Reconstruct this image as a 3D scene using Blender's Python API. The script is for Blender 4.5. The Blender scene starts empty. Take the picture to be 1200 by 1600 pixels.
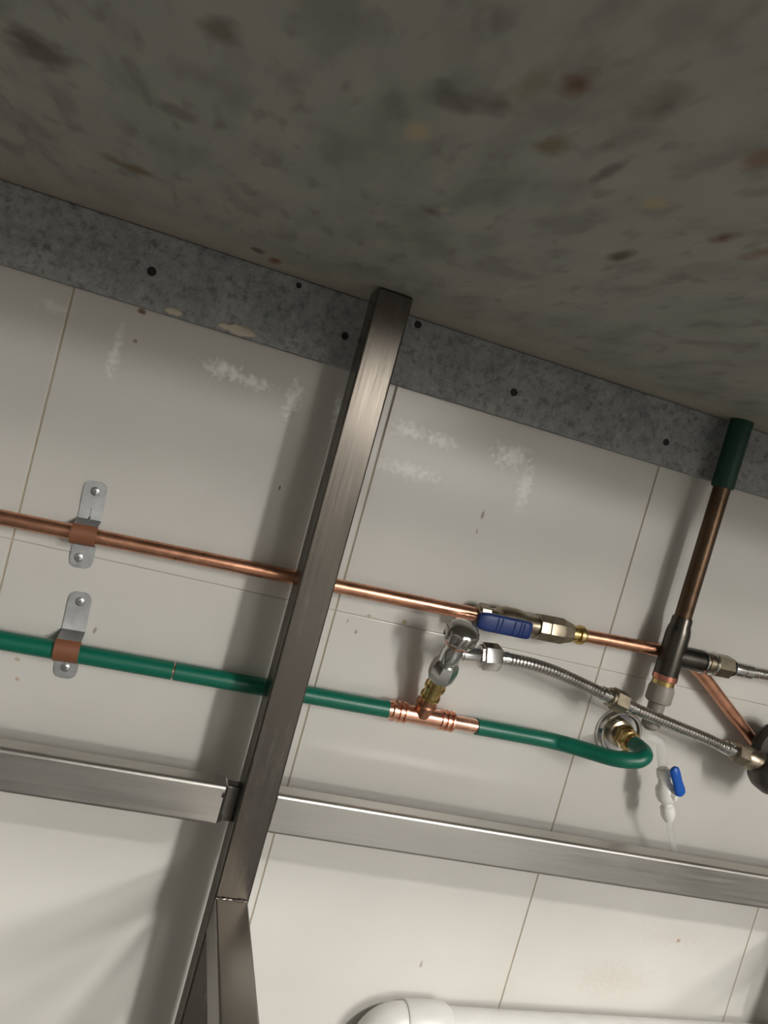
import bpy, math, random
import numpy as np
from mathutils import Vector

# ------------------------------------------------------------------ camera
S = bpy.context.scene
COL = S.collection
YAW, PITCH, ROLL = [math.radians(v) for v in (14.768, -3.3714, 15.4103)]
FPX = 1200.0
CAM = np.array([0.0, -0.80, 0.75])
fwd = np.array([math.sin(YAW) * math.cos(PITCH), math.cos(YAW) * math.cos(PITCH), math.sin(PITCH)])
rt0 = np.array([math.cos(YAW), -math.sin(YAW), 0.0])
up0 = np.cross(rt0, fwd)
RT = rt0 * math.cos(ROLL) + up0 * math.sin(ROLL)
UP = up0 * math.cos(ROLL) - rt0 * math.sin(ROLL)
from mathutils import Matrix
cd = bpy.data.cameras.new('camera')
cd.sensor_fit = 'VERTICAL'; cd.sensor_height = 36.0; cd.lens = 36.0 * FPX / 1600.0
cd.clip_start = 0.01; cd.clip_end = 50
cam = bpy.data.objects.new('camera', cd); COL.objects.link(cam)
cam.matrix_world = Matrix(((RT[0], UP[0], -fwd[0], CAM[0]), (RT[1], UP[1], -fwd[1], CAM[1]),
                           (RT[2], UP[2], -fwd[2], CAM[2]), (0, 0, 0, 1)))
S.camera = cam

# ------------------------------------------------------------------ world, lamps, exposure
w = bpy.data.worlds.new('world'); S.world = w; w.use_nodes = True
w.node_tree.nodes['Background'].inputs[0].default_value = (0.8, 0.78, 0.75, 1)
w.node_tree.nodes['Background'].inputs[1].default_value = 0.05
S.view_settings.view_transform = 'Standard'; S.view_settings.look = 'None'
S.view_settings.exposure = 1.36; S.view_settings.gamma = 1.0
try: S.view_settings.use_curve_mapping = False
except Exception: pass
# round room lamps hanging in a row that leads away from the wall
LAMPS = [((1.12, -2.1, 2.3), 78, 0.11), ((1.75, -3.7, 2.25), 30, 0.15),
         ((2.2, -4.8, 2.3), 50, 0.18), ((2.75, -6.0, 1.95), 135, 0.2)]
for i, (loc, en, rad) in enumerate(LAMPS):
    l = bpy.data.lights.new('room_lamp', 'POINT'); l.energy = en; l.shadow_soft_size = rad
    l.color = (1.0, 0.985, 0.945)
    o = bpy.data.objects.new('room_lamp', l); o.location = loc; COL.objects.link(o)
# added area light at the far wall, unseen, to brighten the upper tiles
l = bpy.data.lights.new('far_area_light', 'AREA'); l.shape = 'RECTANGLE'; l.size = 1.1; l.size_y = .8; l.energy = 74; l.color = (1.0, 0.98, 0.95)
o = bpy.data.objects.new('far_area_light', l); o.location = (2.15, -7.95, 1.65); o.rotation_euler = (math.radians(90), 0, math.radians(180)); COL.objects.link(o)

# ------------------------------------------------------------------ helpers
V3 = lambda a: np.array(a, float)
WORKZ = 0.9075
def ray(px, py):
    return RT * (px - 600) / FPX - UP * (py - 800) / FPX + fwd
def P(px, py, d):
    """point at distance d in front of the tiled wall (y = 0) that lies on the line of sight of a picture point"""
    r = ray(px, py); return CAM + r * ((-d - CAM[1]) / r[1])
def PZ(px, py, z=WORKZ):
    r = ray(px, py); return CAM + r * ((z - CAM[2]) / r[2])
def unit(v): v = V3(v); return v / np.linalg.norm(v)
def frame(t):
    t = unit(t); h = V3((0, 0, 1)) if abs(t[2]) < .9 else V3((0, 1, 0))
    u = unit(np.cross(h, t)); return u, np.cross(t, u)

class MB:
    def __init__(s): s.v = []; s.f = []; s.wn = False
    def rings(s, rings, cap=True, closed=False):
        b = len(s.v); n = len(rings[0])
        for r in rings: s.v += [tuple(p) for p in r]
        m = len(rings)
        for i in range(m if closed else m - 1):
            j = (i + 1) % m
            for k in range(n):
                k2 = (k + 1) % n
                s.f.append((b + i * n + k, b + i * n + k2, b + j * n + k2, b + j * n + k))
        if cap and not closed:
            s.f.append(tuple(b + k for k in reversed(range(n))))
            s.f.append(tuple(b + (m - 1) * n + k for k in range(n)))
        return s
    def turned(s, A, D, prof, seg=24, rot=0.0, U=None):
        """revolve (t, r) along D from A; seg = 6 gives hexagons"""
        A = V3(A); t = unit(D)
        if U is None: u, v = frame(t)
        else: u = unit(V3(U) - t * np.dot(U, t)); v = np.cross(t, u)
        R = []
        for (d, r) in prof:
            r = max(r, 1e-5)
            R.append([A + t * d + (u * math.cos(rot + 2 * math.pi * k / seg) + v * math.sin(rot + 2 * math.pi * k / seg)) * r for k in range(seg)])
        return s.rings(R)
    def hexnut(s, A, D, L, r, rot=0.0, c=.0012, U=None):
        return s.turned(A, D, [(0, r - c), (c * .8, r), (L - c * .8, r), (L, r - c)], 6, rot, U)
    def tube(s, pts, rad, seg=16, n=None):
        """sweep a circle along a smooth curve; rad is a number or f(arc fraction, arc length)"""
        pts = curve(pts, n) if n else [V3(p) for p in pts]
        L = [0.0]
        for a, b in zip(pts, pts[1:]): L.append(L[-1] + np.linalg.norm(b - a))
        T = [unit(pts[min(i + 1, len(pts) - 1)] - pts[max(i - 1, 0)]) for i in range(len(pts))]
        u, v = frame(T[0]); R = []
        for i, p in enumerate(pts):
            u = unit(u - T[i] * np.dot(u, T[i])); v = np.cross(T[i], u)
            r = rad(L[i] / L[-1], L[i]) if callable(rad) else rad
            R.append([p + (u * math.cos(2 * math.pi * k / seg) + v * math.sin(2 * math.pi * k / seg)) * r for k in range(seg)])
        return s.rings(R)
    def bar(s, A, B, U, W, wu, wv, r=.003, seg=4, c=.0015):
        """bar with a rounded rectangular section, from A to B; U, W section axes; wu, wv full sizes"""
        A, B, U, W = V3(A), V3(B), unit(U), unit(W); t = unit(B - A); s.wn = True
        def sec(p, k):
            o = []; hu, hv, rr = wu / 2 - k, wv / 2 - k, max(r - k, .0004)
            for cx, cy, a0 in ((hu - rr, hv - rr, 0), (-hu + rr, hv - rr, 90), (-hu + rr, -hv + rr, 180), (hu - rr, -hv + rr, 270)):
                for i in range(seg + 1):
                    a = math.radians(a0 + 90 * i / seg)
                    o.append(p + U * (cx + rr * math.cos(a)) + W * (cy + rr * math.sin(a)))
            return o
        return s.rings([sec(A, c), sec(A + t * c, 0), sec(B - t * c, 0), sec(B, c)])
    def box(s, lo, hi):
        lo, hi = V3(lo), V3(hi); b = len(s.v)
        s.v += [(x, y, z) for x in (lo[0], hi[0]) for y in (lo[1], hi[1]) for z in (lo[2], hi[2])]
        s.f += [tuple(b + i for i in q) for q in ((0, 1, 3, 2), (4, 6, 7, 5), (0, 4, 5, 1), (2, 3, 7, 6), (0, 2, 6, 4), (1, 5, 7, 3))]
        return s
    def ribbon(s, path, X, widths, th):
        """strip of thickness th following path; X = width axis; widths per path point"""
        X = unit(X); pts = [V3(p) for p in path]; R = []
        for i, p in enumerate(pts):
            t = unit(pts[min(i + 1, len(pts) - 1)] - pts[max(i - 1, 0)]); nrm = unit(np.cross(t, X))
            h = widths[i] / 2
            R.append([p - X * h - nrm * th / 2, p + X * h - nrm * th / 2, p + X * h + nrm * th / 2, p - X * h + nrm * th / 2])
        return s.rings(R)
    def mesh(s, name, origin, sharp=32, smooth=True):
        me = bpy.data.meshes.new(name)
        me.from_pydata([tuple(V3(p) - origin) for p in s.v], [], s.f); me.validate()
        import bmesh
        bm = bmesh.new(); bm.from_mesh(me); bmesh.ops.recalc_face_normals(bm, faces=bm.faces); bm.to_mesh(me); bm.free()
        if smooth:
            me.shade_smooth(); me.set_sharp_from_angle(angle=math.radians(sharp))
        return me

def curve(pts, n):
    p = [V3(q) for q in pts]; p = [2 * p[0] - p[1]] + p + [2 * p[-1] - p[-2]]; out = []
    for i in range(1, len(p) - 2):
        for k in range(n):
            t = k / n
            a, b, c, d = p[i - 1], p[i], p[i + 1], p[i + 2]
            out.append(.5 * ((2 * b) + (c - a) * t + (2 * a - 5 * b + 4 * c - d) * t * t + (3 * b - 3 * c + d - a) * t ** 3))
    out.append(p[-2]); return out
def resample(pts, step):
    L = [0.0]
    for a, b in zip(pts, pts[1:]): L.append(L[-1] + np.linalg.norm(b - a))
    m = max(2, int(L[-1] / step)); arr = np.array(pts); q = np.linspace(0, L[-1], m + 1)
    return [V3([np.interp(x, L, arr[:, k]) for k in range(3)]) for x in q]

def thing(name, label, cat, loc, group=None):
    o = bpy.data.objects.new(name, None); COL.objects.link(o); o.location = tuple(loc)
    o.empty_display_size = .02
    o['label'] = label; o['category'] = cat
    if group: o['group'] = group
    return o
def root_of(o):
    while o.parent: o = o.parent
    return o
def part(parent, name, mb, m, label=None, sharp=32, smooth=True):
    org = V3(root_of(parent).location)
    o = bpy.data.objects.new(name, mb.mesh(name, org, sharp, smooth)); COL.objects.link(o)
    o.data.materials.append(m); o.parent = parent
    if mb.wn: flat(o)
    if label: o['label'] = label
    return o
def flat(o):
    md = o.modifiers.new('flat_faces', 'WEIGHTED_NORMAL'); md.mode = 'FACE_AREA'; md.weight = 100; md.keep_sharp = True
def solid(name, mb, m, org=None, sharp=32, smooth=True):
    org = np.mean(np.array(mb.v), axis=0) if org is None else V3(org)
    o = bpy.data.objects.new(name, mb.mesh(name, org, sharp, smooth)); COL.objects.link(o)
    o.location = tuple(org); o.data.materials.append(m)
    if mb.wn: flat(o)
    return o
def tag(o, label, cat, group=None):
    o['label'] = label; o['category'] = cat
    if group: o['group'] = group
    return o
def struct(o): o['kind'] = 'structure'; return o

# ------------------------------------------------------------------ materials
def lin(r, g, b):
    f = lambda c: c / 12.92 if c <= .04045 else ((c + .055) / 1.055) ** 2.4
    return (f(r / 255), f(g / 255), f(b / 255), 1)
class Mat:
    def __init__(s, name, base=(.5, .5, .5, 1), rough=.5, metal=0.0, **kw):
        s.m = bpy.data.materials.new(name); s.m.use_nodes = True; s.t = s.m.node_tree
        s.b = s.t.nodes['Principled BSDF']
        s.b.inputs['Base Color'].default_value = base; s.b.inputs['Roughness'].default_value = rough
        s.b.inputs['Metallic'].default_value = metal
        for k, v in kw.items(): s.b.inputs[k.replace('_', ' ')].default_value = v
    def n(s, typ, **kw):
        n = s.t.nodes.new(typ)
        for k, v in kw.items(): setattr(n, k, v)
        return n
    def l(s, a, b): s.t.links.new(a, b)
    def pos(s): return s.n('ShaderNodeNewGeometry').outputs['Position']
    def mapped(s, scale=(1, 1, 1), src=None, rot=(0, 0, 0), loc=(0, 0, 0)):
        mp = s.n('ShaderNodeMapping'); mp.inputs['Scale'].default_value = scale; mp.inputs['Rotation'].default_value = rot
        mp.inputs['Location'].default_value = loc
        s.l(src if src is not None else s.pos(), mp.inputs['Vector']); return mp.outputs[0]
    def noise(s, scale, detail=3, rough=.5, vec=None, dist=0.0):
        n = s.n('ShaderNodeTexNoise'); n.inputs['Scale'].default_value = scale; n.inputs['Detail'].default_value = detail
        n.inputs['Roughness'].default_value = rough; n.inputs['Distortion'].default_value = dist
        s.l(vec if vec is not None else s.pos(), n.inputs['Vector']); return n.outputs['Fac']
    def ramp(s, fac, stops):
        r = s.n('ShaderNodeValToRGB'); e = r.color_ramp.elements
        while len(e) < len(stops): e.new(.5)
        for q, (p, c) in zip(e, stops):
            q.position = p; q.color = c if isinstance(c, tuple) else (c, c, c, 1)
        s.l(fac, r.inputs[0]); return r.outputs[0]
    def mix(s, fac, a, b, mode='MIX'):
        m = s.n('ShaderNodeMix', data_type='RGBA', blend_type=mode)
        for sock, v in ((m.inputs[0], fac), (m.inputs[6], a), (m.inputs[7], b)):
            if hasattr(v, 'links'): s.l(v, sock)
            else: sock.default_value = v
        return m.outputs[2]
    def math(s, op, a, b=0.0, c=None, clamp=False):
        m = s.n('ShaderNodeMath', operation=op, use_clamp=clamp)
        for i, v in enumerate((a, b) if c is None else (a, b, c)):
            if hasattr(v, 'links'): s.l(v, m.inputs[i])
            else: m.inputs[i].default_value = v
        return m.outputs[0]
    def bump(s, h, strength=.2, dist=.001):
        b = s.n('ShaderNodeBump'); b.inputs['Strength'].default_value = strength; b.inputs['Distance'].default_value = dist
        s.l(h, b.inputs['Height']); s.l(b.outputs[0], s.b.inputs['Normal'])
    def color(s, c): s.l(c, s.b.inputs['Base Color'])
    def rough(s, r): s.l(r, s.b.inputs['Roughness'])
    def spot(s, centre, axis_u, axis_v, ru, rv, wob, soft=.5):
        """soft-edged ellipse mask in world space, its outline broken up by the noise wob"""
        sub = s.n('ShaderNodeVectorMath', operation='SUBTRACT'); s.l(s.pos(), sub.inputs[0]); sub.inputs[1].default_value = tuple(centre)
        def dot(ax, r):
            d = s.n('ShaderNodeVectorMath', operation='DOT_PRODUCT'); s.l(sub.outputs[0], d.inputs[0])
            d.inputs[1].default_value = tuple(V3(ax) / r); return d.outputs['Value']
        a, b = dot(axis_u, ru), dot(axis_v, rv)
        q = s.math('SQRT', s.math('ADD', s.math('MULTIPLY', a, a), s.math('MULTIPLY', b, b)))
        q = s.math('ADD', q, wob)
        return s.math('DIVIDE', s.math('SUBTRACT', 1.0, q), soft, clamp=True)

def tile_material():
    M = Mat('glazed_white_tile', rough=.22)
    big = M.noise(5, 3); fine = M.noise(60, 4)
    base = M.mix(M.ramp(big, [(.35, 0.0), (.7, 1.0)]), lin(204, 201, 195), lin(212, 209, 203))
    wob = M.math('MULTIPLY', M.math('SUBTRACT', M.noise(160, 3), .5), 2.6)
    wob2 = M.math('MULTIPLY', M.math('SUBTRACT', M.noise(300, 2), .5), 1.2)
    X, Z = (1, 0, 0), (0, 0, 1)
    MM = .00068
    # pale patches with broken edges
    for px, py, ru, rv, k in ((352, 578, 34, 15, 1.0), (395, 597, 32, 12, .8), (458, 622, 15, 32, .8), (530, 640, 12, 34, .8), (640, 672, 36, 14, .8),
                           (690, 688, 32, 13, .7), (800, 712, 36, 22, .75), (640, 735, 60, 14, .5), (820, 760, 14, 44, .4), (180, 550, 9, 44, .55), (85, 480, 30, 10, .35)):
        m = M.spot(P(px, py, .0), X, Z, ru * MM, rv * MM, wob, .9)
        base = M.mix(M.math('MULTIPLY', m, k), base, lin(255, 254, 250))
    # rust dots and brownish drips
    for px, py, ru, rv, c, k in ((222, 487, 8, 5, (120, 84, 48), .9), (211, 533, 4, 4, (130, 92, 60), .7), (577, 962, 5, 3, (150, 130, 70), .6), (632, 972, 6, 5, (160, 140, 80), .8),
                              (556, 987, 3, 5, (150, 132, 100), .8), (543, 970, 2, 4, (140, 120, 90), .6), (148, 985, 3, 6, (110, 88, 70), .6), (27, 1030, 5, 4, (165, 140, 110), .6),
                              (27, 1061, 4, 4, (170, 130, 100), .6), (754, 805, 3, 10, (110, 92, 70), .7), (437, 762, 2, 5, (90, 60, 50), .8), (1060, 1470, 5, 5, (150, 118, 90), .7),
                              (658, 1507, 3, 8, (140, 126, 112), .7), (745, 830, 1.5, 6, (110, 92, 70), .6), (438, 1202, 3, 4, (100, 90, 80), .4)):
        m = M.spot(P(px, py, .0), X, Z, ru * MM, rv * MM, wob2, .5)
        base = M.mix(M.math('MULTIPLY', m, k), base, lin(*c))
    for px, py, ru, rv, k in ((960, 1530, 90, 40, .20), (1050, 1465, 110, 26, .12)):   # faint brown wash
        m = M.spot(P(px, py, .0), X, Z, ru * MM, rv * MM, wob, 1.0)
        base = M.mix(M.math('MULTIPLY', m, k), base, lin(186, 160, 132))
    M.color(base)
    M.rough(M.math('ADD', M.math('MULTIPLY', fine, .06), .20))
    M.bump(M.noise(9, 2), .08, .002)
    return M.m

def worktop_material():
    M = Mat('mottled_grey_sheet', rough=.55)
    v = M.mapped((1.2, .48, 1))
    a = M.noise(7, 4, .55, v, .4); b = M.noise(35, 3, .45, v, .2); c = M.noise(64, 2, .45, v)
    col = M.mix(M.ramp(a, [(.38, 0.0), (.62, 1.0)]), lin(146, 150, 141), lin(160, 158, 150))
    col = M.mix(M.ramp(b, [(.32, .6), (.50, 0.0)]), col, lin(116, 118, 109))
    col = M.mix(M.ramp(b, [(.56, 0.0), (.76, .5)]), col, lin(178, 174, 165))
    col = M.mix(M.ramp(c, [(.28, .45), (.42, 0.0)]), col, lin(104, 102, 93))
    sep = M.n('ShaderNodeSeparateXYZ'); M.l(M.pos(), sep.inputs[0])
    edge = M.math('ADD', M.math('MULTIPLY', sep.outputs['Y'], 22.0), M.math('ADD', 2.3, M.math('MULTIPLY', M.math('SUBTRACT', a, .5), 2.0)), clamp=True)
    col = M.mix(M.math('MULTIPLY', edge, .75), col, lin(178, 171, 159))      # smoother band along the wall
    wob = M.math('MULTIPLY', M.math('SUBTRACT', M.noise(55, 3), .5), 1.4)
    X, Y = (1, 0, 0), (0, 1, 0)
    for px, py, ru, rv, cc, k in ((902, 130, .011, .009, (98, 62, 36), .95), (862, 228, .012, .010, (112, 96, 58), .8), (1128, 372, .009, .008, (92, 42, 28), .9), (972, 400, .010, .009, (74, 64, 34), .9),
                               (205, 262, .030, .007, (100, 82, 34), .8), (170, 245, .014, .006, (110, 88, 44), .5), (430, 408, .012, .012, (124, 74, 30), .95), (404, 392, .012, .008, (70, 52, 34), .8),
                               (60, 80, .030, .016, (82, 66, 54), .8), (40, 60, .02, .012, (80, 66, 56), .6), (1024, 318, .009, .008, (176, 158, 118), .8), (653, 204, .012, .010, (184, 166, 134), .8), (345, 50, .016, .010, (86, 74, 62), .7),
                               (1190, 395, .010, .012, (124, 92, 60), .7), (1195, 245, .010, .010, (124, 86, 58), .7), (275, 175, .02, .010, (84, 84, 80), .6), (1035, 160, .014, .012, (96, 82, 74), .6),
                               (750, 160, .024, .009, (92, 90, 80), .7), (700, 155, .02, .009, (92, 90, 80), .6), (955, 265, .006, .014, (82, 78, 72), .7), (825, 135, .010, .012, (110, 104, 62), .5), (675, 330, .014, .006, (84, 80, 68), .7), (695, 328, .006, .004, (176, 166, 130), .7)):
        m = M.spot(PZ(px, py), X, Y, ru * .72, rv * 1.6, wob, .7)
        col = M.mix(M.math('MULTIPLY', m, k), col, lin(*cc))
    M.color(col); M.bump(b, .15, .002)
    return M.m

def flange_material():
    M = Mat('grey_cast_strip', rough=.6, metal=0.0)
    a = M.noise(34, 4, .6); b = M.noise(140, 4, .7); c = M.noise(90, 3, .6)
    col = M.mix(M.ramp(a, [(.35, 0.0), (.68, 1.0)]), lin(142, 144, 146), lin(164, 164, 162))
    col = M.mix(M.ramp(b, [(.34, .7), (.5, 0.0)]), col, lin(100, 102, 104))
    col = M.mix(M.ramp(b, [(.58, 0.0), (.75, .7)]), col, lin(190, 190, 188))
    col = M.mix(M.ramp(c, [(.3, .6), (.42, 0.0)]), col, lin(80, 80, 82))
    M.color(col); M.bump(b, .3, .001)
    return M.m

def steel(name, base, rough, streak, bump=.006):
    """brushed steel, grain along the stretched axis"""
    M = Mat(name, base, rough, 1.0)
    v = M.mapped(streak); g = M.noise(1.0, 3, .6, v); big = M.noise(14, 3)
    col = M.mix(g, tuple(c * .86 for c in base[:3]) + (1,), tuple(min(1, c * 1.08) for c in base[:3]) + (1,))
    M.color(M.mix(M.ramp(big, [(.3, .18), (.6, 0.0)]), col, tuple(c * .7 for c in base[:3]) + (1,)))
    M.rough(M.math('ADD', M.math('MULTIPLY', g, .22), M.math('ADD', rough - .15, M.math('MULTIPLY', big, .1))))
    return M.m
def metal(name, base, rough, var=.0, dark=None, scale=60):
    M = Mat(name, base, rough, 1.0)
    n = M.noise(scale, 4, .6)
    d = dark if dark else tuple(c * .6 for c in base[:3]) + (1,)
    M.color(M.mix(M.ramp(n, [(.35, var), (.65, 0.0)]), base, d))
    M.rough(M.math('ADD', M.math('MULTIPLY', n, .2), rough - .1))
    return M.m
def plastic(name, base, rough=.4, **kw):
    M = Mat(name, base, rough, **kw); n = M.noise(45, 3)
    M.color(M.mix(M.ramp(n, [(.3, .35), (.7, 0.0)]), base, tuple(c * .8 for c in base[:3]) + (1,)))
    M.bump(M.noise(220, 2), .04, .0005)
    return M.m

TILE = tile_material(); SHEET = worktop_material(); STRIP = flange_material()
GROUT = plastic('tan_grout', lin(176, 164, 142), .85)
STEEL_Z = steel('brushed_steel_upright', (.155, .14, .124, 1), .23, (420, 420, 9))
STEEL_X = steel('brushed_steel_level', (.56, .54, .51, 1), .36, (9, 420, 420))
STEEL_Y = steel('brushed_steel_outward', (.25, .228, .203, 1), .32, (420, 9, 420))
DARKSTEEL = metal('dull_dark_steel', (.16, .15, .14, 1), .45, .5)
WELD = metal('weld_metal', (.42, .39, .35, 1), .4, .6, scale=200)
COPPER = metal('copper', (.78, .40, .26, 1), .30, .55, (.34, .15, .09, 1), 40)
COPPER_B = metal('bright_copper', (.86, .48, .34, 1), .25, .35, (.5, .2, .13, 1), 60)
COPPER_D = metal('shaded_copper', (.15, .095, .06, 1), .38, .6, (.06, .04, .027, 1), 50)  # copper with the shade under the worktop put into its colour
BRASS = metal('brass', (.72, .53, .22, 1), .25, .4, (.36, .25, .10, 1), 70)
BRONZE = metal('dull_nickel_brass', (.42, .36, .27, 1), .33, .6, (.2, .16, .11, 1), 70)
CHROME = metal('chrome', (.74, .73, .71, 1), .16, .2)
DARKCHROME = metal('shadowed_chrome', (.30, .28, .25, 1), .24, .3)
KNOB = metal('knob_chrome', (.52, .50, .47, 1), .20, .3)
TEEDARK = metal('shaded_fitting', (.10, .092, .08, 1), .30, .4)  # base colour darkened to carry the shade on the tee
HOSE = metal('corrugated_steel', (.62, .60, .57, 1), .25, .2)
ZINC = metal('zinc_plate', (.56, .57, .58, 1), .42, .35, scale=120)
GREEN = plastic('green_coating', lin(0, 104, 82), .36)
GREEN_D = plastic('shaded_green', lin(0, 60, 45), .5)  # sleeve green lowered to paint in the dark below the worktop
BLUE = plastic('blue_plastic', lin(5, 42, 106), .45)
BLUE_L = plastic('bright_blue_plastic', lin(16, 92, 190), .4)
BROWN = plastic('brown_band', lin(132, 84, 58), .5)
WHITE = plastic('white_plastic', lin(248, 246, 239), .4)
WASTE = plastic('white_waste_plastic', lin(214, 212, 208), .38)
GREYP = plastic('grey_plastic', lin(146, 139, 130), .45)
RED = metal('reddish_copper_ring', (.72, .30, .22, 1), .3, .3)
DAB = plastic('cream_filler', lin(214, 204, 186), .8)
CAPDARK = plastic('dark_brown_cap', lin(58, 51, 44), .55)
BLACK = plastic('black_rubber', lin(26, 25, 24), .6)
MC = Mat('clear_tube', (.9, .9, .88, 1), .12)
tr = MC.n('ShaderNodeBsdfTransparent'); mx = MC.n('ShaderNodeMixShader'); mx.inputs[0].default_value = .26
MC.l(tr.outputs[0], mx.inputs[1]); MC.l(MC.b.outputs[0], mx.inputs[2]); MC.l(mx.outputs[0], MC.t.nodes['Material Output'].inputs['Surface'])
CLEAR = MC.m
FLOORM = plastic('floor_vinyl', lin(100, 99, 96), .5)
WALLM = plastic('room_paint', lin(128, 126, 122), .7)

# ------------------------------------------------------------------ the setting
x0, x1, y1, zt = -2.2, 3.2, -8.0, 2.6
struct(solid('floor', MB().box((x0, y1, -.1), (x1, 0.1, 0)), FLOORM, smooth=False))
struct(solid('ceiling', MB().box((x0, y1, zt), (x1, 0.1, zt + .1)), WALLM, smooth=False))
struct(solid('wall_left', MB().box((x0 - .1, y1, 0), (x0, 0.1, zt)), WALLM, smooth=False))
struct(solid('wall_right', MB().box((x1, y1, 0), (x1 + .1, 0.1, zt)), WALLM, smooth=False))
struct(solid('wall_front', MB().box((x0, y1 - .1, 0), (x1, y1, zt)), WALLM, smooth=False))
TW, GAP, TD = .3297, .0015, .006
wall = solid('wall_back', MB().box((x0, .0012, 0), (x1, .1, zt)), GROUT, org=(0, 0, 0), smooth=False)
struct(wall)
COLX = [-.1420 + TW * k for k in range(-3, 6)]
def tile_mesh(w, h):
    m = MB(); b = .0007; f, k = 0.0, .0045
    def ring(i, y): return [(i, y, i), (w - i, y, i), (w - i, y, h - i), (i, y, h - i)]
    m.rings([ring(0, k), ring(0, b), ring(b * .6, b * .2), ring(b * 1.3, 0)])
    return m.mesh('tile', V3((0, 0, 0)), smooth=False)
TILES = {}
random.seed(4)
for zi, (za, zb) in enumerate(((0.0, .5848), (.5848, 1.17))):
    for xa in COLX:
        key = zi
        if key not in TILES:
            TILES[key] = tile_mesh(TW - GAP, zb - za - GAP * .3); TILES[key].materials.append(TILE)
        o = bpy.data.objects.new('tile', TILES[key]); COL.objects.link(o); o.parent = wall
        o.location = (xa + GAP / 2, random.uniform(0, .0002), za + GAP * .15)

# ------------------------------------------------------------------ worktop and its wall strip
wt = solid('worktop', MB().bar((-1.1, -.326, WORKZ + .02), (1.75, -.326, WORKZ + .02), (0, 1, 0), (0, 0, 1), .648, .04, .003), SHEET)
tag(wt, 'mottled grey worktop with rust specks, seen from below across the top', 'worktop')

def strip():
    from mathutils.bvhtree import BVHTree
    za, zb, ya, yb = .8345, WORKZ - .0003, -.0105, -.0004
    o = solid('edge_strip', MB().bar((-1.1, (ya + yb) / 2, (za + zb) / 2), (1.75, (ya + yb) / 2, (za + zb) / 2), (0, 1, 0), (0, 0, 1), yb - ya, zb - za, .0012), STRIP)
    cut = MB()
    HOLES = ((237, 424, .0045), (467, 446, .0029), (539, 525, .0038), (803, 613, .0042), (1041, 691, .0040), (653, 507, .0040))
    for px, py, r in HOLES:
        c = P(px, py, .0105); cut.turned(c + V3((0, -.004, 0)), (0, 1, 0), [(0, r), (.0125, r)], 16)
    me = cut.mesh('cut', V3((0, 0, 0)), smooth=False); c = bpy.data.objects.new('cut', me); COL.objects.link(c)
    md = o.modifiers.new('holes', 'BOOLEAN'); md.object = c; md.solver = 'EXACT'; md.operation = 'DIFFERENCE'
    bpy.context.view_layer.update()
    dg = bpy.context.evaluated_depsgraph_get()
    nm = bpy.data.meshes.new_from_object(o.evaluated_get(dg))
    o.modifiers.clear(); o.data = nm
    bpy.data.objects.remove(c)
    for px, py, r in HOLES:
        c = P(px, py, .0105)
        part(o, 'screw_or_hole_disc', MB().turned(c + V3((0, .0006, 0)), (0, 1, 0), [(0, r * .9), (.0006, r * .985), (.008, r * .985)], 16), BLACK, 'small black disc giving the dark inside a hole')  # black discs stand in for the shade inside the holes
    return o
es = tag(strip(), 'rough grey strip with small holes filled dark along the wall under the worktop', 'strip')
def dab(px, py, w, h, seed):
    rnd = random.Random(seed); c = P(px, py, .0108); m = MB(); R = []
    for k, (s, y) in enumerate(((1.0, .0006), (.85, -.0012), (.5, -.0019), (.12, -.0022))):
        R.append([c + V3((math.cos(a) * w * s * rnd.uniform(.92, 1.08), y, math.sin(a) * h * s * rnd.uniform(.8, 1.2))) for a in [2 * math.pi * i / 12 for i in range(12)]])
    return m.rings(R)
for px, py, ww, hh, sd in ((272, 487, .009, .0035, 1), (377, 517, .016, .0055, 2), (352, 510, .008, .003, 5)):
    q = dab(px, py, ww, hh, sd); org = V3(es.location)
    o = bpy.data.objects.new('filler_dab', q.mesh('filler_dab', org)); COL.objects.link(o); o.data.materials.append(DAB); o.parent = es
    o['label'] = 'cream dab of filler'

# ------------------------------------------------------------------ stainless support frame
PX0, PX1, PYF, PD = .1255, .1600, -.0915, .036
fr = thing('support_frame', 'brushed stainless steel support frame standing on the floor before the tiled wall', 'frame', ((PX0 + PX1) / 2, PYF + PD / 2, 0))
def post(xc, name='post'):
    m = MB().bar((xc, PYF + PD / 2, 0.0), (xc, PYF + PD / 2, WORKZ - .0005), (1, 0, 0), (0, 1, 0), PX1 - PX0, PD, .0022, 3)
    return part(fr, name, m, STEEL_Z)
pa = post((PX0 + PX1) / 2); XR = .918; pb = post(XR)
# stretchers run from each post out into the room, welded on the post's face
STZ = .3045
def stretcher(xc):
    m = MB().bar((xc, PYF + .0008, STZ - .018), (xc, -.60, STZ - .018), (1, 0, 0), (0, 0, 1), PX1 - PX0 - .002, .036, .0022, 3)
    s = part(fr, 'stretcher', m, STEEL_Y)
    wb = MB(); pts = [V3((xc - .0155 + .031 * k / 16, PYF - .0012 - .0006 * math.sin(k * 2.3), STZ + .0002)) for k in range(17)]
    wb.tube(pts, lambda f, l: .0008 + .0003 * math.sin(l * 2600), 8)
    part(s, 'weld_bead', wb, WELD)
    lg = MB().bar((xc, -.575, STZ - .0365), (xc, -.575, 0), (1, 0, 0), (0, 1, 0), PX1 - PX0 - .002, .036, .0022, 3)
    part(fr, 'front_leg', lg, STEEL_Z)
stretcher((PX0 + PX1) / 2); stretcher(XR)
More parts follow.
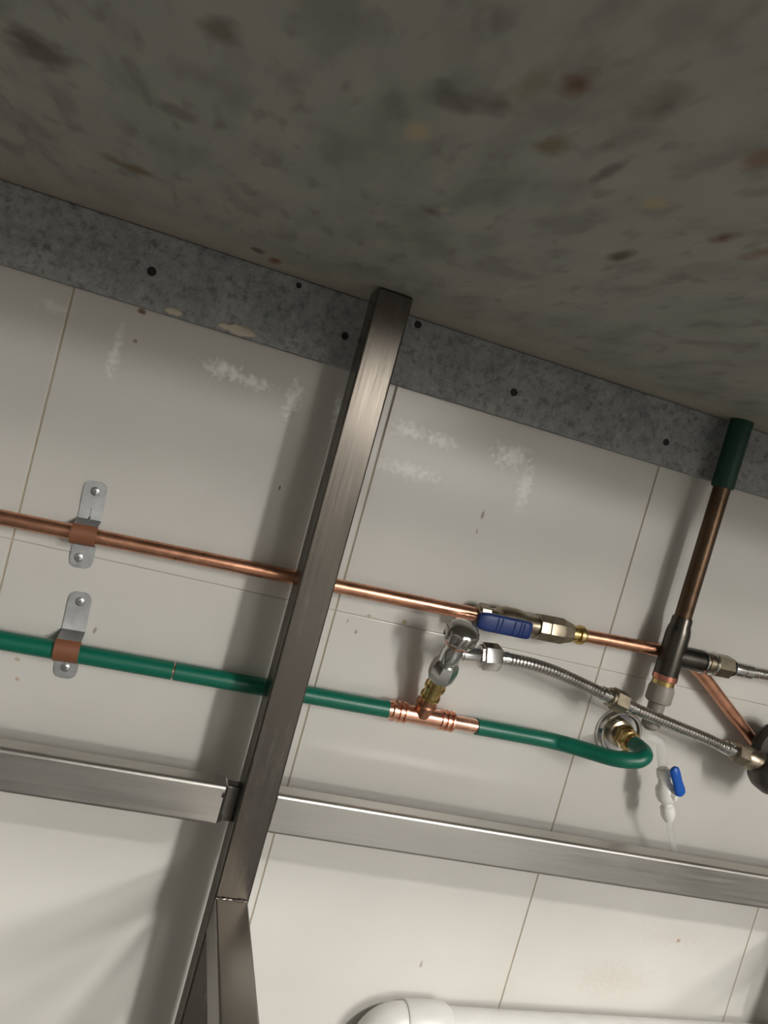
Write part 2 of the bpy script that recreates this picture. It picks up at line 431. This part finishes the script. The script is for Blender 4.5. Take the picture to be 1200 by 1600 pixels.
# rail: two lengths, ends just short of the left post face, joined by a set-back connector
RH, RDp, RYF = .0415, .024, -.0800
ra, rb = P(0, 1204.5, .08), P(1200, 1396, .08)
slope = (rb[2] - ra[2]) / (rb[0] - ra[0])
rz = lambda x: ra[2] + slope * (x - ra[0])
ru = unit((1, 0, slope)); rv = V3((-ru[2], 0, ru[0]))
def rail(xa, xb):
    m = MB().bar((xa, RYF + RDp / 2, rz(xa)), (xb, RYF + RDp / 2, rz(xb)), rv, (0, 1, 0), RH, RDp, .0042, 5, .003)
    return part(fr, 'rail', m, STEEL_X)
xe = P(351, 1256, .08)[0]
r1 = rail(-1.0, xe)
r2 = rail(PX1 - .0002, XR - .0173)
m = MB().bar((xe - .002, RYF + .014, rz(xe)), (PX0 + .001, RYF + .014, rz(PX0)), rv, (0, 1, 0), RH - .005, .014, .002)
part(fr, 'connector', m, DARKSTEEL, 'dark set-back connector between rail and post')
for px, py, ln in ((349, 1243, .004), (346, 1278, .007)):
    c = P(px, py, .0812)
    wb = MB().tube([c + V3((0, 0, ln / 2)), c, c - V3((.0006, 0, ln / 2))], .0009, 8)
    part(r1, 'weld_spot', wb, DARKSTEEL)
wb = MB().tube([V3((PX1 + .0002, RYF + .0006, rz(PX1) + RH / 2 - .004 - k * .0042 + .0002 * math.sin(k * 3))) for k in range(9)], lambda f, l: .0012 + .0004 * math.sin(l * 1900), 8)
part(r2, 'weld_bead', wb, WELD)

# ------------------------------------------------------------------ copper pipe, clips
RC = .0076
def axis(pa, pb, d): return P(*pa, d), P(*pb, d)
A, B = axis((0, 808), (742, 959.5), .020)
dirc = unit(B - A); A0 = A - dirc * 2.0
tag(solid('copper_pipe', MB().tube([A0, A, (A + B) / 2, B + dirc * .008], RC, 20), COPPER), 'bright copper pipe running from the left picture edge to the blue-levered valve', 'pipe')
def clip(top, mid, bot, rp, dp, lab, screws, bend, rib):
    """saddle clip: flat tab above, step out to the pipe, brown band round it, flat tab below"""
    T, Mi, Bo = P(*top, .0015), P(*mid, dp), P(*bot, .0015)
    root = thing('pipe_clip', lab, 'clip', (Mi[0], 0, Mi[2]), 'clips holding the wall pipes')
    W = .0222; th = .0016
    up = unit(T - Bo); up[1] = 0; X = unit(np.cross(V3((0, 1, 0)), up)) * -1
    y0 = -.0014; c = V3((Mi[0], -dp, Mi[2])); R = rp + .0012
    def pt(h, y): return V3((Mi[0], y, Mi[2])) + up * h
    hT, hB = np.dot(T - Mi, up), np.dot(Bo - Mi, up)
    wr = [.45, .74, .92, 1.0]
    # upper tab + step
    hb = np.dot(P(*bend, .0015) - Mi, up)
    path = [pt(hT, y0), pt(hT - .0018, y0), pt(hT - .0042, y0), pt(hT - .008, y0), pt(hb + .002, y0), pt(hb, y0 - .001)]
    wd = [W * k for k in wr] + [W, W]
    ang0 = 62
    path += [pt(R * math.sin(math.radians(ang0)) + .0010, -dp - R * math.cos(math.radians(ang0)) + .003)]; wd += [W]
    for a in (50, 30, 10):
        path.append(pt(R * math.sin(math.radians(a)), -dp - R * math.cos(math.radians(a)))); wd.append(W)
    part(root, 'upper_tab', MB().ribbon(path, X, wd, th), ZINC)
    path = [pt(hB, y0), pt(hB + .0018, y0), pt(hB + .0042, y0), pt(hB + .008, y0), pt(-R - .0005, y0), pt(-R, -dp * .55)]
    path += [pt(R * math.sin(math.radians(a)), -dp - R * math.cos(math.radians(a))) for a in (-70, -50, -30, -12, 8)]
    part(root, 'lower_tab', MB().ribbon(path, X, [W * k for k in wr] + [W] * 7, th), ZINC)
    R2 = R + .0016
    arc = [pt(R2 * math.sin(math.radians(a)), -dp - R2 * math.cos(math.radians(a))) for a in range(-86, 60, 9)]
    part(root, 'band', MB().ribbon(arc, X, [W + .0012] * len(arc), .0018), BROWN, 'brown band around the pipe')
    for sc in screws:
        p0 = P(*sc, .0022); s = MB().turned(p0, (0, -1, 0), [(-.0008, .0046), (.0002, .0046), (.0011, .0034), (.0014, .0015)], 20)
        so = part(root, 'screw_or_hole_disc', s, ZINC)
        rnd = random.Random(sc[0]); a = rnd.uniform(.3, 1.2); sl = MB()
        for q in (a, a + math.pi / 2):
            e = V3((math.cos(q), 0, math.sin(q))); sl.bar(p0 + V3((0, -.0013, 0)) - e * .0022, p0 + V3((0, -.0013, 0)) + e * .0022, np.cross(e, V3((0, 1, 0))), (0, 1, 0), .0009, .0006, .0002, 1, .0001)
        part(so, 'screw_slot', sl, BLACK)
    if rib:
        c0 = pt(hb + .012, y0 - .0006); c1 = pt(hb + .001, y0 - .0016); c2 = pt(R * .9, -dp - R * .25)
        part(root, 'rib', MB().tube([c0, c1, c2], lambda f, l: .0013 * math.sin(math.pi * min(1, .15 + f * .8)), 10, 4), ZINC)
clip((150, 752), (132, 834), (123, 887), RC, .020, 'zinc clip with brown band holding the bright copper pipe', ((149, 768), (123, 871)), (138, 812), True)
RG = .0092
clip((125, 925), (106, 1014), (97, 1059), RG, .020, 'zinc clip with brown band holding the green pipe', ((125, 940), (102, 1043)), (113, 985), False)

# ------------------------------------------------------------------ ball valve with blue lever
A, B = axis((742, 959.5), (893, 989.5), .020); D = unit(B - A); L = np.linalg.norm(B - A)
bv = thing('ball_valve', 'dull brass ball valve with blue lever at the bright copper pipe', 'valve', (A + B) / 2)
part(bv, 'body', MB().turned(A, D, [(.000, .009), (.001, .0118), (.014, .0118), (.016, .0102), (.024, .0102), (.027, .0145), (.033, .0158), (.047, .0158), (.054, .0145), (.060, .0125), (.066, .0118), (L * .66, .0118)], 28), BRONZE)
part(bv, 'end_nut', MB().hexnut(A + D * .003, D, .012, .0138, .3), BRONZE)
part(bv, 'union_nut', MB().turned(A + D * L * .62, D, [(0, .0125), (.001, .0155), (.010, .0155), (.011, .0146), (.0125, .0146), (.0135, .0158), (.030, .0158), (.033, .0145), (L * .37, .011)], 8, .2), BRONZE)
part(bv, 'brass_collar', MB().turned(B - D * .002, D, [(0, .0098), (.006, .0098), (.007, .0086), (.010, .0086), (.0105, .0112), (.015, .0112), (.016, .0088), (.019, .0084)], 24), BRASS, 'bright brass collar')
# stem and lever stand out from the wall
cst = P(777, 960, .034); out = V3((0, -1, 0))
Sx = A + D * .040
stem0 = V3((Sx[0], Sx[1] - .0145, Sx[2]))
part(bv, 'stem', MB().turned(stem0, out, [(-.003, .0062), (.006, .0062), (.007, .005), (.014, .005)], 16), BRONZE)
la, lb = P(747, 968.5, .052), P(828, 985.5, .052); DL = unit(lb - la); vn = unit(np.cross(DL, V3((0, 1, 0)))); LL = np.linalg.norm(lb - la)
ln = vn if vn[2] > 0 else -vn
hand = MB()
secs = []
for t, hw, th in ((0, .0070, .0038), (.05, .0088, .0050), (.18, .0098, .0055), (.5, .0098, .0055), (.9, .0098, .0055), (.97, .0094, .0050), (1, .0084, .0040)):
    c = la + DL * LL * t; ringp = []
    for k in range(20):
        a = 2 * math.pi * k / 20; ca, sa = math.cos(a), math.sin(a)
        f = lambda q: math.copysign(abs(q) ** .5, q)
        ringp.append(c + ln * f(ca) * hw + V3((0, 1, 0)) * f(sa) * th)
    secs.append(ringp)
hand.rings(secs)
lev = part(bv, 'lever', hand, BLUE, 'blue plastic lever')
for t in (.34, .42, .66, .78, .84):
    c = la + DL * LL * t + V3((0, -.0056, 0))
    part(lev, 'grip_ridge', MB().bar(c - ln * .0072, c + ln * .0072, DL, (0, 1, 0), .0016, .0014, .0006, 2, .0004), BLUE)
arm = MB().bar(stem0 + out * .0125 + ln * .002, (la + DL * .012) + V3((0, -.001, 0)), DL, (0, 1, 0), .012, .003, .001, 2, .0005)
part(bv, 'lever_arm', arm, CHROME)
part(bv, 'lever_nut', MB().hexnut(stem0 + out * .013, out, .005, .0062, .4), CHROME, 'chrome nut on the lever stem')

# right copper pipe: from the valve behind the drop tee, then bending down to the right
pts = [P(908, 992.5, .020), P(960, 1002, .020), P(1020, 1014, .020), P(1052, 1022, .020), P(1078, 1036, .019), P(1100, 1058, .018), P(1140, 1110, .017), P(1180, 1162, .017), P(1200, 1192, .0160), P(1210, 1209, .0115), P(1216, 1219, .0015)]
tag(solid('copper_pipe', MB().tube(pts, RC, 18, 8), COPPER), 'copper pipe leaving the blue-levered valve, bending down to the right behind the dark tee', 'pipe')

# ------------------------------------------------------------------ green coated pipes
A, B = axis((0, 1000), (611, 1109), .020); D = unit(B - A); A0 = A - D * 2.0
g1 = thing('green_pipe', 'straight green coated pipe running from the left picture edge to the copper tee', 'pipe', (A + B) / 2)
nick = P(271, 1048, .020); ns = np.dot(nick - A0, D); Lg = np.linalg.norm(B - A0)
part(g1, 'coating', MB().turned(A0, D, [(0, RG), (ns - .0012, RG), (ns - .0006, RG - .0012)], 24), GREEN)
part(g1, 'coating', MB().turned(A0, D, [(ns + .0006, RG - .0012), (ns + .0012, RG), (Lg, RG)], 24), GREEN)
part(g1, 'bare_copper', MB().turned(A0, D, [(ns - .01, RC - .0001), (ns + .01, RC - .0001)], 20), COPPER_B, 'bright copper showing through a cut in the coating')

A, B = axis((611, 1109), (745, 1135), .020); D = unit(B - A); L = np.linalg.norm(B - A)
tee = thing('copper_tee', 'bright copper tee fitting with ridged ends in the green pipe line', 'tee', (A + B) / 2)
def at(px): return np.dot(P(px, 1109 + (px - 611) * 26 / 134, .020) - A, D)
b0, b1 = at(630), at(686)
part(tee, 'run', MB().turned(A, D, [(-.004, .0092), (b0, .0098), (b1, .0098), (at(708), .0094), (at(709), .0084)], 24), COPPER_B)
for px in (614, 624, 632, 689, 697, 705):
    t = at(px)
    part(tee, 'press_ring', MB().turned(A, D, [(t - .0022, .0093), (t - .0012, .0118), (t + .0012, .0118), (t + .0022, .0093)], 24), COPPER_B)
part(tee, 'pipe_stub', MB().turned(A, D, [(at(706), RC), (L + .004, RC)], 20), COPPER_B)
T0 = P(657, 1118, .020); T1 = P(738, 958, .086); DB = unit(T1 - T0); LB = np.linalg.norm(T1 - T0)
part(tee, 'branch', MB().turned(T0, DB, [(.004, .0098), (.016, .0096), (.018, .0116), (.0205, .0116), (.022, .0096), (LB * .22, .0092)], 24), COPPER, 'darker copper branch standing out from the tee')

# chrome angle valve on the tee branch
av = thing('angle_valve', 'chrome angle valve on brass stem standing on the copper tee', 'valve', T0 + DB * LB * .4)
q = LB
part(av, 'brass_stem', MB().turned(T0, DB, [(q * .19, .0100), (q * .195, .0112), (q * .215, .0112), (q * .22, .0098), (q * .285, .0098), (q * .29, .0116), (q * .315, .0116), (q * .32, .0104), (q * .42, .0104)], 24), BRASS, 'bright brass stem')
part(av, 'lower_nut', MB().turned(T0, DB, [(q * .385, .0112), (q * .395, .0142), (q * .44, .0150), (q * .50, .0150), (q * .545, .0136), (q * .56, .0112)], 8, .3), CHROME)
part(av, 'body', MB().turned(T0, DB, [(q * .54, .0098), (q * .56, .0112), (q * .66, .0112), (q * .67, .0104), (q * .70, .0104), (q * .705, .0118), (q * .79, .0118)], 28), CHROME)
kn = MB(); R = []
u, v = frame(DB)
for t, r in ((.748, .0120), (.756, .0168), (.768, .0180), (.838, .0180), (.858, .0166), (.874, .0130), (.884, .0075), (.887, .003)):
    R.append([T0 + DB * q * t + (u * math.cos(2 * math.pi * k / 36) + v * math.sin(2 * math.pi * k / 36)) * (r * (1 - (.07 if k % 3 == 0 and r > .014 else 0))) for k in range(36)])
kn.rings(R)
part(av, 'knob', kn, KNOB, 'darker fluted turning knob')
part(av, 'knob_ring', MB().turned(T0, DB, [(q * .722, .0100), (q * .726, .0140), (q * .742, .0140), (q * .746, .0100)], 28), COPPER_B, 'copper coloured ring under the knob')
OC = T0 + DB * q * .635
O1 = P(781, 1028, 0.080); O1 = P(781, 1028, -OC[1] + .002); DO = unit(O1 - OC); LO = np.linalg.norm(O1 - OC)
part(av, 'outlet', MB().turned(OC, DO, [(.006, .0062), (.011, .0062), (.012, .0074), (LO - .022, .0074), (LO - .018, .0095), (LO - .012, .0095)], 20), CHROME)

# ------------------------------------------------------------------ corrugated hoses
def hose(pts, r=.0062, pitch=.0042):
    c = resample(curve(pts, 12), pitch / 8)
    def rad(f, l):
        p = (l / pitch) % 1.0
        return r * (1.10 - .34 * max(0.0, math.cos(2 * math.pi * (p - .5))) ** 2)
    return MB().tube(c, rad, 16)
def along(pts, n=12):
    c = curve(pts, n); return c
do = -OC[1]
hp = [P(783, 1028, do), P(800, 1031, do), P(830, 1037.5, do), P(868, 1050, do - .002), P(905, 1066.5, do - .005), P(945, 1085.5, do - .008)]
h1 = thing('corrugated_hose', 'corrugated steel hose curving down from the chrome angle valve to the middle coupling', 'hose', hp[3])
part(h1, 'hose_tube', hose(hp), HOSE)
N0 = O1 - DO * .020
part(h1, 'nut', MB().turned(N0, DO, [(-.0035, .0098), (-.003, .0125), (-.0002, .0125), (0, .0135), (.001, .0148), (.017, .0148), (.0195, .013), (.0196, .009)], 6, .15), CHROME)
part(h1, 'ferrule', MB().turned(hp[0] - DO * .002, DO, [(0, .0072), (.003, .0072), (.0035, .0064), (.0055, .0064), (.006, .0072), (.009, .0072)], 20), CHROME)
d2 = do - .010
E0, E1 = P(938, 1081.5, do - .008), P(992, 1107.5, d2); DE = unit(E1 - E0); LE = np.linalg.norm(E1 - E0)
cp = thing('hose_coupling', 'nickel hex coupling joining the two corrugated hoses above the chrome wall rose', 'coupling', (E0 + E1) / 2)
part(cp, 'ferrule', MB().turned(E0, DE, [(0, .0066), (.001, .0082), (.004, .0082), (.0045, .0072), (.006, .0072), (.0065, .0086), (.0105, .0086), (.011, .0074), (.016, .0074)], 20), CHROME)
part(cp, 'nut', MB().hexnut(E0 + DE * LE * .32, DE, LE * .36, .0128, .2), BRONZE)
part(cp, 'nut', MB().turned(E0 + DE * LE * .24, DE, [(0, .008), (.001, .0108), (LE * .12, .0108)], 20), BRONZE)
part(cp, 'ferrule', MB().turned(E0 + DE * LE * .66, DE, [(0, .009), (.004, .0082), (.005, .0070), (.008, .0070), (.0085, .0078), (.012, .0078), (.0125, .0066), (LE * .36, .0066)], 20), CHROME)
hp2 = [P(988, 1105.5, d2), P(1020, 1119.5, d2), P(1060, 1136, d2), P(1100, 1152.5, d2), P(1146, 1173.5, d2)]
h2 = thing('corrugated_hose', 'corrugated steel hose from the middle coupling down to the dark round fitting at right', 'hose', hp2[2])
part(h2, 'hose_tube', hose(hp2), HOSE)
E0, E1 = P(1126, 1164, d2), P(1164, 1181.5, d2); DE = unit(E1 - E0); LE = np.linalg.norm(E1 - E0)
part(h2, 'ferrule', MB().turned(E0, DE, [(0, .0064), (.001, .0078), (.004, .0078), (.005, .0068), (.007, .0068), (.008, .0084), (.013, .0084), (.014, .0072), (LE * .7, .0072)], 20), CHROME)
part(h2, 'nut', MB().hexnut(E0 + DE * LE * .55, DE, LE * .5, .0120, .1), BRONZE)

# ------------------------------------------------------------------ chrome wall rose with brass connector; bent green pipe
c0 = P(966, 1143, 0.0)
wr = thing('wall_rose', 'round chrome wall rose with a brass connector where the bent green pipe ends', 'fitting', c0)
rose = part(wr, 'rose', MB().turned(c0, out, [(.0002, .0310), (.002, .0310), (.006, .0285), (.0075, .0262), (.0075, .0245), (.004, .0225), (.003, .016), (.003, .006)], 40), CHROME)
part(wr, 'connector_body', MB().turned(c0, out, [(.001, .0165), (.008, .0165), (.009, .0125), (.014, .0125)], 24), BRONZE)
part(wr, 'brass_nut', MB().hexnut(c0 + out * .012, out, .011, .0142, .35), BRASS, 'brass hex nut')
part(wr, 'brass_nut', MB().turned(c0, out, [(.022, .0105), (.023, .0118), (.029, .0118), (.030, .0100), (.032, .0100)], 24), BRASS)
gp = [c0 + out * .036, c0 + out * .046, c0 + V3((-.0008, -.0580, -.0010)), c0 + V3((-.0075, -.0680, -.0030)), P(992, 1188, .0695), P(960, 1185, .0630), P(918, 1173, .044), P(884, 1163, .030), P(866, 1158.5, .0225), P(840, 1153, .0200), P(790, 1143.5, .020), P(744, 1135, .020)]
g2 = thing('green_pipe', 'green coated pipe bent outwards between the copper tee and the chrome wall rose', 'pipe', gp[5])
part(g2, 'coating', MB().tube(gp, RG, 20, 10), GREEN)
part(g2, 'bare_copper', MB().turned(c0, out, [(.030, RC), (.040, RC)], 20), COPPER, 'short bare copper end')
kk = P(877, 1161, .026); part(g2, 'coating_crease', MB().tube([kk + V3((math.cos(a) * (RG + .0001) * .2 + .0, math.cos(a + 1.57) * (RG + .0001), math.sin(a) * (RG + .0002))) for a in [math.pi * (.5 + i / 8) for i in range(9)]], .0004, 6), GREEN_D)

# ------------------------------------------------------------------ drop pipe from the worktop and its dark tee
dD = .034
X0 = P(1098, 862, dD); ztop = WORKZ - .0005
zs = P(1124, 761, dD)[2]; zt_ = P(1072, 968, dD)[2]; ztb = P(1049, 1056, dD)[2]
dx = X0[0]
dp = thing('drop_pipe', 'shade-darkened copper pipe in a green sleeve dropping from the worktop at right', 'pipe', (dx, -dD, ztop))
dn = V3((0, 0, -1)); top = V3((dx, -dD, ztop))
part(dp, 'pipe', MB().turned(top, dn, [(.001, .0098), (ztop - zt_ + .006, .0098)], 20), COPPER_D)
part(dp, 'sleeve', MB().turned(top, dn, [(.0, .0128), (ztop - zs - .002, .0128), (ztop - zs, .0118), (ztop - zs, .0099)], 24), GREEN_D, 'shade-darkened green sleeve at the worktop')
dt = thing('pipe_tee', 'dark tee with a side branch at the foot of the drop pipe', 'tee', (dx, -dD, (zt_ + ztb) / 2))
t0 = V3((dx, -dD, zt_)); LT = zt_ - ztb
part(dt, 'body', MB().turned(t0, dn, [(-.002, .0108), (.001, .0118), (.008, .0118), (.012, .0130), (.018, .0140), (LT, .0140)], 28), TEEDARK)
part(dt, 'copper_ring', MB().turned(t0, dn, [(LT - .0005, .0145), (LT + .0055, .0145), (LT + .0065, .0125), (LT + .010, .0125)], 28), RED, 'reddish copper ring')
part(dt, 'brass_ring', MB().turned(t0, dn, [(LT + .0065, .0128), (LT + .0125, .0128), (LT + .013, .011)], 28), BRASS, 'thin brass ring')
b0 = P(1062, 1026, dD); b0 = V3((dx, -dD, b0[2])); b1 = P(1141, 1043, dD); DBr = unit(b1 - b0); LBr = np.linalg.norm(b1 - b0)
part(dt, 'branch', MB().turned(b0, DBr, [(.004, .0132), (LBr * .46, .0132), (LBr * .465, .0120), (LBr * .5, .0120)], 28), TEEDARK)
for f in (.49, .66):
    part(dt, 'white_washer', MB().turned(b0 + DBr * LBr * f, DBr, [(0, .0125), (.0008, .0142), (.0026, .0142), (.0034, .0125)], 28), CHROME, 'bright washer')
part(dt, 'threaded_neck', MB().turned(b0 + DBr * LBr * .5, DBr, [(0, .0118), (.004, .0118), (.0045, .0105), (.006, .0105), (.0065, .0118), (LBr * .2, .0118)], 24), BRONZE)
h3p = [b1 + DBr * .004, P(1175, 1050, dD), P(1200, 1054.5, dD), P(1245, 1062, dD), P(1310, 1080, dD)]
h3 = thing('corrugated_hose', 'corrugated steel hose leaving the dark tee towards the right picture edge', 'hose', h3p[2])
part(h3, 'hose_tube', hose(h3p), HOSE)
part(h3, 'nut', MB().hexnut(b0 + DBr * LBr * .71, DBr, LBr * .27, .0138, .1), BRONZE)
part(h3, 'rubber_ring', MB().turned(b1 - DBr * .002, DBr, [(0, .0098), (.005, .0098), (.006, .008)], 24), BLACK)
part(h3, 'ferrule', MB().turned(b1 + DBr * .004, DBr, [(0, .0082), (.002, .0086), (.012, .0086), (.0125, .0074), (.0145, .0074), (.015, .0086), (.025, .0086), (.026, .007)], 24), CHROME)

# ------------------------------------------------------------------ grey adapter, clear tube, small white tap
za = ztb - .011
ad = thing('plastic_adapter', 'grey plastic adapter with clear tube hanging under the dark tee', 'adapter', (dx, -dD, za))
a0 = V3((dx, -dD, za))
part(ad, 'collar', MB().turned(a0, dn, [(-.001, .0118), (.002, .0135), (.006, .0150), (.021, .0150), (.0225, .0135), (.0226, .0105)], 20), GREYP)
part(ad, 'neck', MB().turned(a0, dn, [(.022, .0098), (.034, .0095), (.040, .0108), (.052, .0108), (.054, .009), (.056, .007)], 20), GREYP)
tp = [a0 + dn * .05, a0 + dn * .064, P(1031, 1160, .036), P(1033, 1180, .038), P(1036, 1206, .040)]
part(ad, 'clear_tube', MB().tube(tp, .0052, 14, 8), CLEAR, 'clear plastic tube')
v0, v1 = P(1036, 1200, .040), P(1045, 1283, .046); DV = unit(v1 - v0); LV = np.linalg.norm(v1 - v0)
tap = thing('inline_tap', 'small white plastic tap with a blue lever hanging below the bent green pipe end', 'tap', v0)
part(tap, 'body', MB().turned(v0, DV, [(0, .0055), (LV * .02, .0078), (LV * .16, .0082), (LV * .2, .0070), (LV * .28, .0076), (LV * .36, .0112), (LV * .50, .0118), (LV * .60, .0098), (LV * .66, .0060), (LV * .72, .0056)], 20), WHITE)
part(tap, 'end_nut', MB().turned(v0, DV, [(LV * .69, .0062), (LV * .73, .0082), (LV * .86, .0088), (LV * .94, .0070), (LV, .0045)], 14), WHITE)
hub = v0 + DV * LV * .43; hd = unit(V3((.55, -.83, 0.1)))
part(tap, 'lever_hub', MB().turned(hub, hd, [(.006, .0075), (.014, .0070), (.015, .005)], 18), WHITE)
l0, l1 = P(1053, 1199, .058), P(1064, 1243, .058); dl = unit(l1 - l0); ll = np.linalg.norm(l1 - l0); sx = unit(np.cross(dl, V3((0, 1, 0)))); R = []
for t, hw, th in ((0, .0030, .0020), (.06, .0056, .0034), (.22, .0064, .0036), (.55, .0060, .0036), (.78, .0070, .0040), (.93, .0064, .0036), (1, .0034, .0022)):
    R.append([l0 + dl * ll * t + sx * math.cos(2 * math.pi * k / 16) * hw + V3((0, 1, 0)) * math.sin(2 * math.pi * k / 16) * th for k in range(16)])
part(tap, 'lever', MB().rings(R), BLUE_L, 'bright blue lever')
tl = [v1 - DV * .004, P(1049, 1310, .043), P(1056, 1335, .036), P(1061, 1360, .034)]
part(tap, 'outlet_tube', MB().tube(tl, .0034, 12, 8), CLEAR, 'clear outlet tube')

# ------------------------------------------------------------------ dark round fitting at the right edge
fc = P(1224, 1176, .050)
rf = thing('stop_valve', 'dark round stop valve at the right picture edge where the lower hose ends', 'valve', fc)
part(rf, 'round_cap', MB().turned(fc + V3((0, .020, 0)), out, [(0, .026), (.002, .0315), (.006, .0325), (.008, .0315), (.010, .0320), (.013, .0315), (.016, .0290), (.018, .020), (.019, .006)], 36), CAPDARK)
be = E1 - DE * .002; bt = unit(V3((1, -.1, -.35)))
part(rf, 'inlet', MB().turned(be, DE, [(0, .0105), (.004, .0125), (.018, .0135), (.040, .0135)], 20), BRONZE)
bc = P(1196, 1205, .055); R = []
part(rf, 'body', MB().turned(bc + V3((-.018, -.004, .008)), (1, 0, -.45), [(0, .006), (.002, .012), (.008, .0195), (.016, .0225), (.030, .0225), (.040, .018), (.06, .016)], 24), DARKSTEEL)
part(rf, 'wall_pipe', MB().turned(V3((fc[0] + .026, -.0002, fc[2] - .001)), out, [(0, .019), (.003, .019), (.004, .0105), (.0315, .0105)], 20), BRONZE)

# ------------------------------------------------------------------ white waste pipe low on the wall
RW = .0205; dW = .0285
wA, wB = P(700, 1604, dW), P(1200, 1630, dW); DW = unit(wB - wA)
wp = thing('waste_pipe', 'white plastic waste pipe with elbow at the bottom picture edge', 'pipe', wA)
part(wp, 'pipe', MB().turned(wA - DW * .02, DW, [(0, RW), (1.2, RW)], 32), WASTE)
cA = P(629, 1600.5, dW); cA = wA - DW * np.linalg.norm(wA - cA)
LC = np.linalg.norm(wA - cA)
part(wp, 'socket', MB().turned(cA, DW, [(-.001, RW), (0, RW + .0045), (.002, RW + .0055), (LC - .012, RW + .0055), (LC - .006, RW + .0040), (LC, RW)], 32), WASTE)
R0 = .030; pts = []
for k in range(13):
    a = math.pi / 2 * k / 12
    pts.append(cA + DW * .004 - DW * (R0 * math.sin(a) + .0) + V3((0, 0, -1)) * R0 * (1 - math.cos(a)) - DW * .006 * min(1, k))
part(wp, 'elbow', MB().tube([cA + DW * .01] + pts, RW + .0028, 28), WASTE)
e1 = pts[-1]
part(wp, 'socket', MB().turned(e1 + V3((0, 0, .002)), dn, [(-.001, RW), (0, RW + .0055), (.026, RW + .0055), (.027, RW)], 32), WASTE)
part(wp, 'down_pipe', MB().turned(e1, dn, [(0, RW), (e1[2] - .0003, RW)], 32), WASTE)
